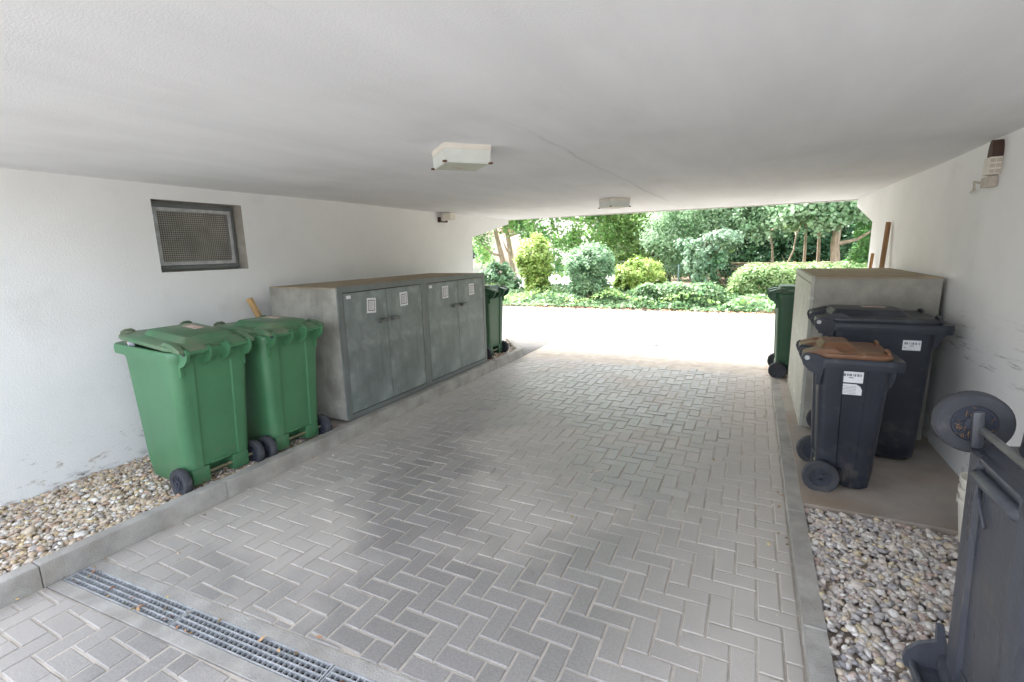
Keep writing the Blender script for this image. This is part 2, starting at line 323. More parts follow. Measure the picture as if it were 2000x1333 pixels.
for j in range(-20, 68):
    for i in range(-36, 6):
        k = (i-j+1) % 4
        if k == 0: w_, h_ = 2, 1
        elif k == 3: w_, h_ = 1, 2
        else: continue
        x0, y0 = .010+i*.1, -.03+j*.1
        base = [(x0, y0), (x0+w_*.1, y0), (x0+w_*.1, y0+h_*.1), (x0, y0+h_*.1)]
        for side in (1, -1):
            p = clip(clip(base, (-1, 0), -(KL+.004)), (1, 0), KR-.004)
            p = clip(clip(p, (0, 1), 8.0), (0, -1), -(Y0-.0)) if p else p
            if not p: continue
            # n.p <= d : side 1 keeps the far side of the drain
            p = clip(p, (DS*side, -1*side), -(1.03+DS*3.2 + side*EDGE)*side)
            if len(p) < 3 or area(p) < .0006: continue
            p = [q for n_, q in enumerate(p) if (Vector(q)-Vector(p[n_-1])).length > .002]
            if len(p) < 3: continue
            g_ = .0038 + random.uniform(0, .0026)
            z = random.gauss(0, .0011) - .0004; tx, ty = random.gauss(0, .006), random.gauss(0, .006); cx, cy = p[0]
            a = inset(p, g_); b = inset(p, g_+.0035)
            if area(a) < .0003 or area(b) < .0002: continue
            n = len(a)
            zz = lambda q: z + tx*(q[0]-cx) + ty*(q[1]-cy)
            V = [(q[0], q[1], -.012) for q in a] + [(q[0], q[1], -.003+zz(q)) for q in a] + [(q[0], q[1], zz(q)) for q in b]
            F = [(s_, (s_+1) % n, n+(s_+1) % n, n+s_) for s_ in range(n)] + [(n+s_, n+(s_+1) % n, 2*n+(s_+1) % n, 2*n+s_) for s_ in range(n)] + [tuple(2*n+s_ for s_ in range(n))]
            br.add(V, F)
pv = br.build('pavement', M['brick']); tag(pv, kind='structure')
xs = [KL, KR]
jb = MB()
for a, b in ((lambda x: dline(x)+EDGE, lambda x: 8.01), (lambda x: Y0, lambda x: dline(x)-EDGE)):
    jb.add([(KL, a(KL), -.0045), (KR, a(KR), -.0045), (KR, b(KR), -.0045), (KL, b(KL), -.0045)], [(0, 1, 2, 3)])
o = jb.build('joint_sand', M['joint'], pv)
# road apron left and right of the paving at the far mouth
r = MB().prism([(-60, 7.37), (-4.86, 7.37), (-4.40, 7.61), (-3.955, 7.60), (-3.86, 7.672), (KL-.001, 6.80), (KL-.001, 8.018), (-60, 8.018)], 'z', -.025, -.008).prism([(KR+.001, 7.502), (XR+.46, 7.502), (XR+.46, 7.63), (60, 7.63), (60, 8.018), (KR+.001, 8.018)], 'z', -.025, -.008).build('footpath', M['asphalt']); tag(r, kind='structure')

# ------------------------------------------------------------------ drain
dr = thing('drain_channel', 'long narrow metal grating drain across the paving in the foreground', 'drain', (KL, dline(KL), 0), math.atan(DS))
Ld = (KR-KL)/math.cos(math.atan(DS))
m = MB()
for s_ in (1, -1): m.box((.005, min(s_*.062, s_*(EDGE-.004)), -.02), (Ld-.012, max(s_*.062, s_*(EDGE-.004)), .0015), bev=.002)
m.build('channel_edge', M['kerb'], dr)
MB().box((.005, -.061, -.028), (Ld-.012, .061, -.024)).build('channel_bed', M['gunk'], dr)
for q in range(4):
    a = .012+q*1.0*.88; b = min(a+.872, Ld-.02)
    m = MB()
    for y in (-.056, -.028, 0, .028, .056): m.box((a, y-.0024-.001*(abs(y) > .05), -.020), (b, y+.0024+.001*(abs(y) > .05), .0015))
    x = a+.012
    while x < b-.005:
        m.box((x-.0015, -.0555, -.016), (x+.0015, .0555, .0002)); x += .030
    for x in (a, b-.006): m.box((x, -.0565, -.0205), (x+.006, .0565, .0018))
    m.build('grate', M['galv'], dr)

# ------------------------------------------------------------------ kerbs
def kerb(name, segs, w_, h_, side, m_):
    mb = MB()
    for (x0, y0), (x1, y1) in segs:
        d = Vector((x1-x0, y1-y0, 0)); L_ = d.length; a = math.atan2(d.y, d.x)
        mb.box((.0015, 0, -.06), (L_-.0015, w_*side, h_), mtx=Matrix.Translation((x0, y0, random.uniform(-.002, .002))) @ Matrix.Rotation(a+random.uniform(-.0015, .0015), 4, 'Z'), bev=.006)
    return tag(mb.build(name, m_), kind='structure')
segs = [((KL, y), (KL, min(y+1, 6.78))) for y in np.arange(Y0-.33, 6.7, 1.0)]
segs = []; y = -1.1
while y < 6.6: segs.append(((KL, y), (KL, min(y+1, 6.78)))); y += 1
segs.append(((KL, 6.79), (-3.86, 7.66)))
kerb('kerb', segs, .085, .125, 1, M['kerb'])
segs = []; y = -.9
while y < 7.4: segs.append(((KR, y), (KR, min(y+1, 7.5)))); y += 1
kerb('kerb', segs, .072, .09, -1, M['kerb'])

# ------------------------------------------------------------------ beds, slab, gravel
def bed(name, x0, x1, y0, y1, z, m_): return tag(MB().box((x0, y0, -.02), (x1, y1, z)).build(name, m_), kind='structure')
bed('gravel_bed', XL, KL-.086, Y0, 6.78, .050, M['litter']); bed('gravel_bed', KR+.074, XR, Y0, 3.2, .054, M['litter']); bed('gravel_bed', KR+.074, XR, 6.32, 7.5, .05, M['litter'])
tag(MB().prism([(XL, 6.781), (KL-.10, 6.781), (-3.93, 7.60), (XL, 7.60)], 'z', -.02, .036).build('gravel_bed', M['litter']), kind='structure')
bed('concrete_slab', KR+.0735, XR, 3.2, 6.32, .10, M['slab']); bed('concrete_slab', XL, KL-.0865, 3.06, 5.86, .105, M['slab'])

def ico(sub):
    bm = bmesh.new(); bmesh.ops.create_icosphere(bm, subdivisions=sub, radius=1); bm.verts.index_update()
    V = np.array([v.co[:] for v in bm.verts]); F = np.array([[v.index for v in q.verts] for q in bm.faces]); bm.free(); return V, F
def pebbles(name, rect, dens, z, size, m_, sub, inside=None, slope=None):
    x0, x1, y0, y1 = rect; n = int((x1-x0)*(y1-y0)*dens); V0, F0 = ico(sub)
    P = np.stack([rng.uniform(x0, x1, n), rng.uniform(y0, y1, n)], 1)
    if inside is not None: P = P[inside(P)]; n = len(P)
    zz = z + (rng.uniform(-.016, .010, n) + .007*np.sin(P[:, 0]*7+P[:, 1]*3) + .006*np.sin(P[:, 1]*9))*(0 if z < .02 else 1) - (.007 if z < .02 else 0)
    if slope: zz += slope(P)
    a = size*rng.lognormal(0, .30, n); b = a*rng.uniform(.6, .95, n); c = a*rng.uniform(.4, .65, n)
    th = rng.uniform(0, 6.28, n); t1 = rng.normal(0, .3, n); t2 = rng.normal(0, .3, n)
    q = V0[None]*np.stack([a, b, c], 1)[:, None]
    q = q*(1+.10*np.sin(V0[None]*2+rng.uniform(0, 6, (n, 1, 3))))
    x, y, zc = q[..., 0], q[..., 1], q[..., 2]
    y, zc = y*np.cos(t1)[:, None]-zc*np.sin(t1)[:, None], y*np.sin(t1)[:, None]+zc*np.cos(t1)[:, None]
    x, zc = x*np.cos(t2)[:, None]-zc*np.sin(t2)[:, None], x*np.sin(t2)[:, None]+zc*np.cos(t2)[:, None]
    x, y = x*np.cos(th)[:, None]-y*np.sin(th)[:, None], x*np.sin(th)[:, None]+y*np.cos(th)[:, None]
    V = np.stack([x+P[:, 0:1], y+P[:, 1:2], zc+zz[:, None]], -1).reshape(-1, 3)
    F = (F0[None]+(np.arange(n)*len(V0))[:, None, None]).reshape(-1, 3)
    return tag(npmesh(name, V, F, m_, smooth=True), kind='stuff')
pebbles('gravel', (XL+.01, KL-.10, -.1, 3.05), 4600, .070, .0138, M['pebble'], 2)
pebbles('gravel', (KR+.085, XR-.01, .9, 3.195), 4300, .074, .0142, M['pebble2'], 2)
pebbles('gravel', (XL+.01, KL-.10, 5.87, 7.55), 1500, .07, .018, M['pebble'], 1, inside=lambda P: P[:, 1] < 6.8+(-3.33-P[:, 0])*1.30)
pebbles('gravel', (KR+.085, XR-.01, 6.33, 7.45), 1500, .075, .018, M['pebble'], 1)

def stray(P): return (rng.uniform(0, 1, len(P)) < np.exp(-np.minimum(P[:, 0]-KL, KR-P[:, 0])*9))
pebbles('stray_gravel', (KL+.01, KR-.01, -.2, 7.6), 22, .011, .0075, M['pebble'], 1, inside=stray)
# ------------------------------------------------------------------ building
bd = thing('apartment_building', 'white plastered building whose low passage frames the view', 'building', (XL, 4, 0))
def world_part(mb, name, m_, parent, **k):
    o = mb.build(name, m_, parent, **k); px = Vector((0, 0, 0)); q = parent
    while q: px += q.location; q = q.parent
    o.location = -px; return o
BRK = [(7.36, -.05), (7.36, 1.90), (8.78, 2.18), (8.79, ZC+.01), (YF, ZC+.01), (YF, -.05)]
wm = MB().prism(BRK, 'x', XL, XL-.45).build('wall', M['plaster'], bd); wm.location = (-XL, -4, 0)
cut = MB().box((XL-.14, 2.33, 1.556), (XL+.2, 3.112, 2.148)).build('cut', M['reveal']); 
bpy.context.view_layer.update()
md = wm.modifiers.new('b', 'BOOLEAN'); md.object = cut; md.operation = 'DIFFERENCE'; md.solver = 'EXACT'
bpy.context.view_layer.update()
me = bpy.data.meshes.new_from_object(wm.evaluated_get(bpy.context.evaluated_depsgraph_get())); wm.modifiers.clear(); wm.data = me
bpy.data.objects.remove(cut)
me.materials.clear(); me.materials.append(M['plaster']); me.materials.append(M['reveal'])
for p in me.polygons:
    c = p.center; p.material_index = 1 if (XL-.15 < c.x < XL-.005 and 2.3 < c.y < 3.13 and 1.55 < c.z < 2.16) else 0
BRR = [(7.62, -.05), (7.62, 1.905), (8.80, 2.17), (8.79, ZC+.01), (YF, ZC+.01), (YF, -.05)]
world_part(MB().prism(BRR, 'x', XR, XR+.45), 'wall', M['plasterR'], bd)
cm = MB()
nx, ny = 60, 96
V = []; 
for j in range(ny+1):
    for i in range(nx+1):
        x = XL-.45+(XR-XL+.9)*i/nx; y = YF+(YE-YF)*j/ny
        z = ZC + .004*math.sin(x*1.7+y*.6)+.003*math.sin(y*2.3-x)
        if j in (0, ny): z = ZC
        V.append((x, y, z))
cm.add(V, [(j*(nx+1)+i, j*(nx+1)+i+1, (j+1)*(nx+1)+i+1, (j+1)*(nx+1)+i) for j in range(ny) for i in range(nx)])
world_part(cm, 'ceiling', M['ceiling'], bd, smooth=True)
sm = MB(); ys = np.linspace(YF+.02, YE-.1, 60)
L1 = [(-1.10+.012*math.sin(y*3.1)+.006*math.sin(y*11), y) for y in ys]
for (xa, y0), (xb, y1) in zip(L1[:-1], L1[1:]):
    w1 = .010+.006*math.sin(y0*7); sm.add([(xa-w1, y0, ZC+.001), (xa+.001, y0, ZC-.0045), (xa+w1, y0, ZC+.001), (xb-w1, y1, ZC+.001), (xb+.001, y1, ZC-.0045), (xb+w1, y1, ZC+.001)], [(0, 1, 4, 3), (1, 2, 5, 4)])
world_part(sm, 'plaster_seam', M['ceiling'], bd)
world_part(MB().box((-16, YF+.01, ZC+.03), (12, YE-.02, 8.2)).box((XL-.44, YE-.07, ZC-.012), (XR+.44, YE+.003, ZC+.25)), 'upper_floors', M['facade'], bd)
world_part(MB().box((-16, YF+.01, -.05), (XL-.451, 7.36, ZC+.029)), 'ground_floor', M['facade'], bd)
world_part(MB().box((XR+.451, YF+.01, -.05), (12, 7.62, ZC+.029)), 'ground_floor', M['facade'], bd)
# ventilation window in its recess
vw = MB(); X = XL-.11
def frame(mb, x0, x1, y0, y1, z0, z1, t, **k):
    mb.box((x0, y0, z0), (x1, y1, z0+t), **k).box((x0, y0, z1-t), (x1, y1, z1), **k)
    mb.box((x0+.0005, y0+.0005, z0+t-.002), (x1-.0005, y0+t, z1-t+.002), **k).box((x0+.0005, y1-t, z0+t-.002), (x1-.0005, y1-.0005, z1-t+.002), **k)
frame(vw, X-.025, X, 2.345, 3.097, 1.572, 2.135, .035, bev=.003)
vo = world_part(vw, 'ventilation_window', M['zincframe'], bd)
f2 = MB(); frame(f2, X-.018, X+.014, 2.383, 3.060, 1.61, 2.098, .030, bev=.003)
f2.build('frame', M['galv'], vo)
gr = MB()
for k in range(36): y = 2.414+k*.0176; gr.box((X-.003, y, 1.64), (X, y+.0062, 2.068))
for k in range(24): z = 1.645+k*.0180; gr.box((X+.0005, 2.412, z), (X+.0035, 3.031, z+.0062))
gr.build('grille', M['concrete'], vo)
MB().box((X-.022, 2.38, 1.605), (X-.012, 3.062, 2.10)).build('backing', M['ventback'], vo)

# ------------------------------------------------------------------ ceiling lamps
def lamp(x, y, label, rz, grp='square lamps on the passage ceiling'):
    t = thing('ceiling_lamp', label, 'lamp', (x, y, ZC+.003), rz, grp); h = .1425
    MB().box((-h, -h, -.034), (h, h, 0), bev=.004).build('base', M['lampbase'], t)
    d = MB().loft([[(sx*a, sy*a, z) for sx, sy in ((-1, -1), (1, -1), (1, 1), (-1, 1))] for a, z in ((h-.004, -.034), (h-.006, -.10), (h-.012, -.108))])
    d.mi[-1] = 1; ob = d.build('diffuser', [M['opal'], M['opalb']], t)
    for sx, sy in ((-1, -1), (1, -1), (-1, 1)):
        MB().box((sx*(h-.004)-.014, sy*(h-.004)-.014, -.1095), (sx*(h-.004)+.010, sy*(h-.004)+.010, -.099), bev=.004).build('rust_patch', M['rust'], ob)
    return t
lamp(-1.612, 2.605, 'white square ceiling lamp with rusty corners, nearer and larger one', R(49))
lamp(-1.62, 6.25, 'small looking pale square ceiling lamp farther down the passage towards the far mouth', R(47))

# ------------------------------------------------------------------ wall devices
t = thing('floodlight', 'small white floodlight on a dark bracket high on the left wall', 'floodlight', (XL, 6.45, 2.17))
MB().box((.06, -.07, -.02), (.22, .07, .085), bev=.012).build('housing', M['lampbase'], t)
MB().box((.05, .06, .0), (.15, .13, .06), bev=.006).build('end_cap', M['brownmetal'], t)
MB().box((.001, -.10, -.05), (.03, -.05, .03), bev=.003).box((.02, -.095, -.048), (.045, .10, -.03), bev=.003).box((.02, .085, -.047), (.05, .10, .02)).build('bracket', M['brownmetal'], t)
t = thing('broken_floodlight', 'broken floodlight with a brown hood and tan bracket on the right wall', 'floodlight', (XR, 4.10, 2.1))
hood = [(math.cos(a)*.036, .05+math.sin(a)*.10) for a in np.linspace(0, math.pi, 11)]
MB().prism([(y, z) for y, z in hood], 'x', -.055, -.002).build('hood', M['brownmetal'], t)
hb = MB().box((-.062, -.035, -.055), (-.002, .055, .048), bev=.004).build('housing', M['lampbase'], t)
m = MB()
for i in range(2):
    for j in range(3): m.box((-.058+i*.028, -.038, -.048+j*.032), (-.034+i*.028, -.034, -.025+j*.032))
m.build('reflector_tile', M['tan'], hb)
MB().box((-.05, -.01, -.125), (-.002, .10, -.062), bev=.004).build('junction_box', M['tan'], t)
MB().tube([(-.03, .08, -.10), (-.05, .20, -.075), (-.04, .22, -.12), (-.02, .34, -.13)], .007).build('bracket', M['tan'], t)

# ------------------------------------------------------------------ concrete bin lockers
def notice(parent, x, y, z, w_, h_, rot, face):
    """printed notice on a plate facing +/-x"""
    mt = Matrix.Translation((x, y, z)) @ Matrix.Rotation(R(rot), 4, 'X')
    s_ = face
    o = MB().box((0, -w_/2, -h_/2), (.0012*s_, w_/2, h_/2), mtx=mt).build('notice', M['white'], parent)
    a = MB(); q = .72
    for (ya, yb, za, zb) in ((-q, q, .62, .72), (-q, q, -.72, -.62), (-q, -q+.09, -.62, .62), (q-.09, q, -.62, .62)):
        a.box((.0012*s_, ya*w_/2, za*h_/2), (.002*s_, yb*w_/2, zb*h_/2), mtx=mt)
    a.build('border', M['inkred'], o)
    b = MB(); z0 = .5
    for k in range(8):
        b.box((.0013*s_, -.55*w_/2, z0*h_/2), (.0021*s_, random.uniform(.3, .55)*w_/2, (z0-.07)*h_/2), mtx=mt); z0 -= .135
    b.build('text_line', M['greyprint'], o)
def locker(name, label, x_front, x_back, y0, y1, z0, z1, side_mat, doors_mat, frame_mat, nots, grp, corner_sticker=True, handles=True):
    s_ = 1 if x_front > x_back else -1
    t = thing(name, label, 'bin locker', ((x_front+x_back)/2, (y0+y1)/2, z0), 0, grp)
    X0 = (x_front-x_back)/2; W = (y1-y0)/2; H = z1-z0
    b = MB().box((min(-X0, X0-.02*s_), -W, 0), (max(-X0, X0-.02*s_), W, H-.012), bev=.006)
    b.build('body', side_mat, t)
    MB().box((min(-X0, X0-.002*s_), -W+.001, H-.0125), (max(-X0, X0-.002*s_), W-.001, H), bev=.003).build('top_dust', M['topdust'], t)
    fr = MB(); fw = .05
    a, c = sorted((X0-.02*s_, X0+.004*s_))
    fr.box((a, -W-.002, .0), (c, W+.002, fw)).box((a, -W-.002, H-fw), (c, W+.002, H+.004))
    fr.box((a+.0005, -W-.0015, fw), (c-.0005, -W+fw, H-fw)).box((a+.0005, W-fw, fw), (c-.0005, W+.0015, H-fw))
    fr.build('door_frame', frame_mat, t)
    MB().box((min(X0-.021*s_, X0-.012*s_), -W+fw-.004, fw-.004), (max(X0-.021*s_, X0-.012*s_), W-fw+.004, H-fw+.004)).build('door_gap', M['gunk'], t)
    for k, (ya, yb) in enumerate(((-W+fw+.008, -.003), (.003, W-fw-.008))):
        yc = (ya+yb)/2
        d = MB().box((min(-.011*s_, .004*s_), ya-yc, fw+.008), (max(-.011*s_, .004*s_), yb-yc, H-fw-.008), bev=.003).build('door', doors_mat, t, loc=(X0, yc, 0))
        hy = (yb-yc-.09) if k == 0 else (ya-yc+.09)
        hz = H*.708
        if not handles: continue
        h = MB().box((min(.004*s_, .05*s_), hy-.05, hz-.018), (max(.004*s_, .05*s_), hy+.05, hz+.015), bev=.004)
        h.box((min(.004*s_, .012*s_), hy-.044, hz-.022), (max(.004*s_, .012*s_), hy+.044, hz+.024), bev=.003)
        h.build('handle', M['darkmetal'], d)
        if nots:
            ny_, nz_, nr = nots[k]; notice(d, .0045*s_, ny_, nz_, .125, .145, nr, s_)
        if k == 0 and corner_sticker:
            MB().box((min(.0045*s_, .006*s_), ya-yc+.035, H-fw-.06), (max(.0045*s_, .006*s_), ya-yc+.09, H-fw-.03)).build('sticker', M['white'], d)
    # tie hole plug in the concrete side
    MB().lathe([(.018, -.002), (.018, .003), (.012, .004)], (X0-.33*s_, -W, H-.2), 'y', 14).build('tie_hole', M['reveal'], t)
    return t
GL = 'concrete bin lockers with sheet metal doors'
locker('bin_locker', 'grey concrete bin locker with two zinc doors, directly beyond the second green bin', -3.30, -4.195, 3.155, 4.418, .13, 1.375, M['concrete'], M['zinc'], M['zincframe'], ((.066, 1.044, -4), (-.018, 1.059, 2)), GL)
locker('bin_locker', 'left wall concrete bin locker with two zinc doors, closer to the far mouth', -3.30, -4.195, 4.424, 5.80, .13, 1.372, M['concrete'], M['zinc'], M['zincframe'], ((.04, 1.063, -1), (.017, 1.049, 2)), GL)
locker('bin_locker', 'concrete bin locker against the right wall behind the dark bins', .445, 1.28, 4.655, 6.28, .10, 1.385, M['concrete'], M['paintmetal'], M['paintmetal'], None, GL, False, False)

# ------------------------------------------------------------------ wheelie bins
def ring(xf, xr, hw, rc, z, step=0, sw=.13, sstep=0, sx=(0, 0)):
    P = []
    def corner(cx, cy, a0):
        for k in range(7):
            a = a0 + (math.pi/2)*k/6; P.append((cx+rc*math.cos(a), cy+rc*math.sin(a), z))
    # start rear (x=xr) going +y: step panel, then corners
    P.extend([(xr, -sw, z), (xr-step, -sw+.006, z), (xr-step, sw-.006, z), (xr, sw, z)])
    corner(xr-rc, hw-rc, 0)
    a, b = xf+(xr-xf)*.66, xf+(xr-xf)*.30
    P.extend([(a, hw, z), (a-.008, hw-sstep, z), (b+.008, hw-sstep, z), (b, hw, z)])
    corner(xf+rc, hw-rc, math.pi/2); corner(xf+rc, -hw+rc, math.pi)
    P.extend([(b, -hw, z), (b+.008, -hw+sstep, z), (a-.008, -hw+sstep, z), (a, -hw, z)])
    corner(xr-rc, -hw+rc, 1.5*math.pi)
    return P
B240 = dict(H=1.0, bf=-.270, br=.235, bw=.228, tf=-.325, tr=.270, tw=.265, lip=-.43, hx=.375, wheel=.1, wx=.212, side=0, rc=.06, wy=.275)
B120 = dict(H=.865, bf=-.150, br=.140, bw=.175, tf=-.180, tr=.185, tw=.222, lip=-.245, hx=.285, wheel=.103, wx=.125, side=.010, rc=.045, wy=.232)
BBLK = dict(B240, bf=-.315, tf=-.335)
def make_bin(spec, name, label, loc, rz, body, lidm, grp, lid_open=0, tilt=0, sticker=1, arch=True, li=.0, feet=0):
    p = spec; H = p['H']; t = thing(name, label, 'wheelie bin', loc, rz, grp)
    if tilt: t.rotation_euler = (0, tilt, rz)
    st = .014; ss = p['side']; zt = H-.065
    def lerp(z): u = z/zt; return p['bf']+(p['tf']-p['bf'])*u, p['br']+(p['tr']-p['br'])*u, p['bw']+(p['tw']-p['bw'])*u
    rings = []
    for z, cutr, k in ((.012, .115, .02), (.03, .11, .006), (.145, .11, .0), (.152, .0, 0), (zt*.5, 0, 0), (zt, 0, 0)):
        a, b, c = lerp(z); rings.append(ring(a+k, b-cutr-k, c-k, p['rc'], z, 0 if cutr else st, .13*p['bw']/.225, ss if z > .02 else 0))
    a, b, c = lerp(zt); ow = .016
    rings.append(ring(p['lip'], b+ow, c+ow, p['rc']+.01, zt+.001, 0, .13, 0))
    rings.append(ring(p['lip']-.004, b+ow+.002, c+ow+.002, p['rc']+.01, zt+.03, 0, .13, 0))
    rings.append(ring(p['lip'], b+ow, c+ow, p['rc']+.01, H-.008, 0, .13, 0))
    rings.append(ring(p['lip']+.006, b+ow-.006, c+ow-.006, p['rc']+.006, H, 0, .13, 0))
    rings.append(ring(a+.008, b-.008, c-.008, p['rc'], H-.001, 0, .13, 0))
    rings.append(ring(a+.012, b-.012, c-.012, p['rc'], H-.12, 0, .13, 0))
    mb = MB().loft(rings)
    # rear feet beside the notch, with the axle housing between
    fy = feet if feet else .085*p['bw']/.225
    for s_ in (1, -1):
        y0, y1 = sorted((s_*fy, s_*(p['bw']-.018)))
        mb.box((p['br']-(.03 if feet else .125), y0, .03), (max(p['br'], p['wx']+.018)+.002, y1, .150), bev=.012)
    # step plate over the notch
    if feet:
        mb.tube([(p['br']-.004, -.125, .205), (p['br']+.004, -.12, .205), (p['br']+.006, .12, .205), (p['br']-.004, .125, .205)], .020, 12)
        mb.tube([(p['br']+.002, .15, .20), (p['br']+.006, .09, .30), (p['br']+.008, .05, .34)], .005, 6)
    mb.box((p['br']-.03, -fy+.01, .150), (p['br']+.004, fy-.01, .168), bev=.006)
    # lip gussets and hinge lobes
    for s_ in (1, -1):
        y = s_*(c-.045); mb.prism([(p['lip']+.03, zt+.004), (a+.02, zt+.004), (a+.03, zt-.11), (a-.012, zt-.10), (a-.028, zt-.05)], 'y', y-.006, y+.006)
    hx = p['hx']; b_ = b
    def lobe(y, th, tail):
        pr = [(b_-.03, H-.002), (b_+.03, H+.022), (hx-.02, H+.026), (hx-.004, H+.012), (hx, H-.012), (hx-.012, H-.05), (hx-.045, H-.085), (b_+.012, H-.105)]
        if tail: pr += [(b_+.012, H-.17), (b_-.008, H-.17)]
        else: pr += [(b_-.008, H-.115)]
        mb.prism(pr, 'y', y-th/2, y+th/2)
    ye = c+.004-li; ym = .065*c/.265
    for s_ in (1, -1): lobe(s_*ye, .018, True); lobe(s_*ym, .014, False)
    if arch:
        for s_ in (1, -1):
            aw = p['wheel']+.02; yy = s_*(lerp(.12)[2]-.001)
            mb.tube([(p['wx']-.005+aw*math.cos(q), yy, p['wheel']-.012+aw*math.sin(q)) for q in np.linspace(R(95), R(190), 9)], .005, 6)
    ob = mb.build('body', body, t, smooth=True)
    for s_ in (1, -1):
        ya, yb = sorted((s_*(ym+.006), s_*(ye-.008)))
        MB().tube([(hx-.026, ya, H-.002), (hx-.026, yb, H-.002)], .0135, 12).build('handle', body, t, smooth=True)
        MB().lathe([(.015, 0), (.015, .004), (.011, .007)], (hx-.03, s_*(ye+.009) - (.0 if s_ > 0 else .007), H-.004), 'y', 14).build('hinge_bolt', M['galv'] if body is M['navy'] else M['hub'], t)
    # lid, pivoting on the hinge
    lx = hx-.03
    def lr(xf, xr, hw, rc, z): return ring(xf-lx, xr-lx, hw, rc, z, 0, .1, 0)
    tw = c+.008; tf_ = p['lip']+.055
    LZ = .006
    lr_ = [lr(tf_+.004, b+.01, tw-.004, .07, LZ-.004), lr(tf_, b+.012, tw, .07, LZ+.008), lr(tf_+.003, b+.010, tw-.003, .07, LZ+.022), lr(tf_+.02, b-.004, tw-.02, .06, LZ+.030),
           lr(tf_+.17, b-.005, tw-.085, .03, LZ+.036), lr(tf_+.21, b-.03, tw-.115, .02, LZ+.072), lr(tf_+.22, b-.045, tw-.125, .015, LZ+.075)]
    lb = MB().loft(lr_)
    for s_ in (1, -1):      # arms back to the hinge, lid barrel between them
        ya, yb = sorted((s_*(ym+.02), s_*(ye-.02)))
        lb.prism([(b-.06-lx, LZ+.002), (b-.05-lx, LZ+.040), (b+.02-lx, LZ+.036), (.014, LZ+.014), (.012, LZ-.002)], 'y', ya, yb)
        ya, yb = sorted((s_*(tw-.045), s_*(tw-.012)))
        lb.prism([(b-.13-lx, LZ+.02), (b-.07-lx, LZ+.055), (b+.0-lx, LZ+.048), (.008, LZ+.020), (.012, LZ-.002), (b-lx, LZ+.0)], 'y', ya, yb)
    lo = lb.build('lid', lidm, t, smooth=True, loc=(lx, 0, H-.002))
    if lid_open: lo.rotation_euler = (0, lid_open, 0)
    for s_ in (1, -1):
        x0 = tf_+.025-lx; yy = s_*(tw-.075)
        MB().tube([(x0, yy-.040, LZ+.012), (x0+.003, yy-.036, LZ+.036), (x0+.006, yy-.02, LZ+.045), (x0+.006, yy+.02, LZ+.045), (x0+.003, yy+.036, LZ+.036), (x0, yy+.040, LZ+.012)], .0105, 8).build('grip', lidm, lo, smooth=True)
    if sticker:
        MB().box((tf_+.27-lx, min(sticker*.03, sticker*.10), LZ+.0751), (tf_+.42-lx, max(sticker*.03, sticker*.10), LZ+.0762)).build('sticker', M['pinksticker'], lo)
    # axle and wheels
    wz = p['wheel']-.012
    wn = .07 if feet else 0
    MB().tube([(p['wx'], -p['wy']-wn, wz), (p['wx'], p['wy'], wz)], .011, 12).build('axle', M['darkmetal'] if feet else M['axle'], t, smooth=True)
    for s_ in (1, -1):
        r_ = p['wheel']; cx = p['wx']; yc = s_*p['wy'] - (wn if s_ < 0 else 0)
        wh = MB().lathe([(r_*.56, -.012), (r_*.60, -.022), (r_*.93, -.024), (r_, -.014), (r_, .014), (r_*.93, .024), (r_*.60, .022), (r_*.56, .012)], (0, 0, 0), 'y', 40).build('wheel', M['rubber'], t, smooth=True, loc=(cx, yc, wz))
        hb = MB().lathe([(r_*.57, -.0125), (r_*.57, -.0165), (r_*.50, -.0165), (r_*.48, -.0135), (.024, -.0135), (.024, -.024), (.012, -.026), (.012, .026), (.024, .024), (.024, .0135), (r_*.48, .0135), (r_*.50, .0165), (r_*.57, .0165), (r_*.57, .0125)], (0, 0, 0), 'y', 36)
        for k in range(8):
            mt = Matrix.Rotation(k*math.pi/4, 4, 'Y')
            hb.box((.02, -.019, -.004), (r_*.5, .019, .004), mtx=mt)
        hb.build('rim', M['hub'], wh, smooth=True)
    return t
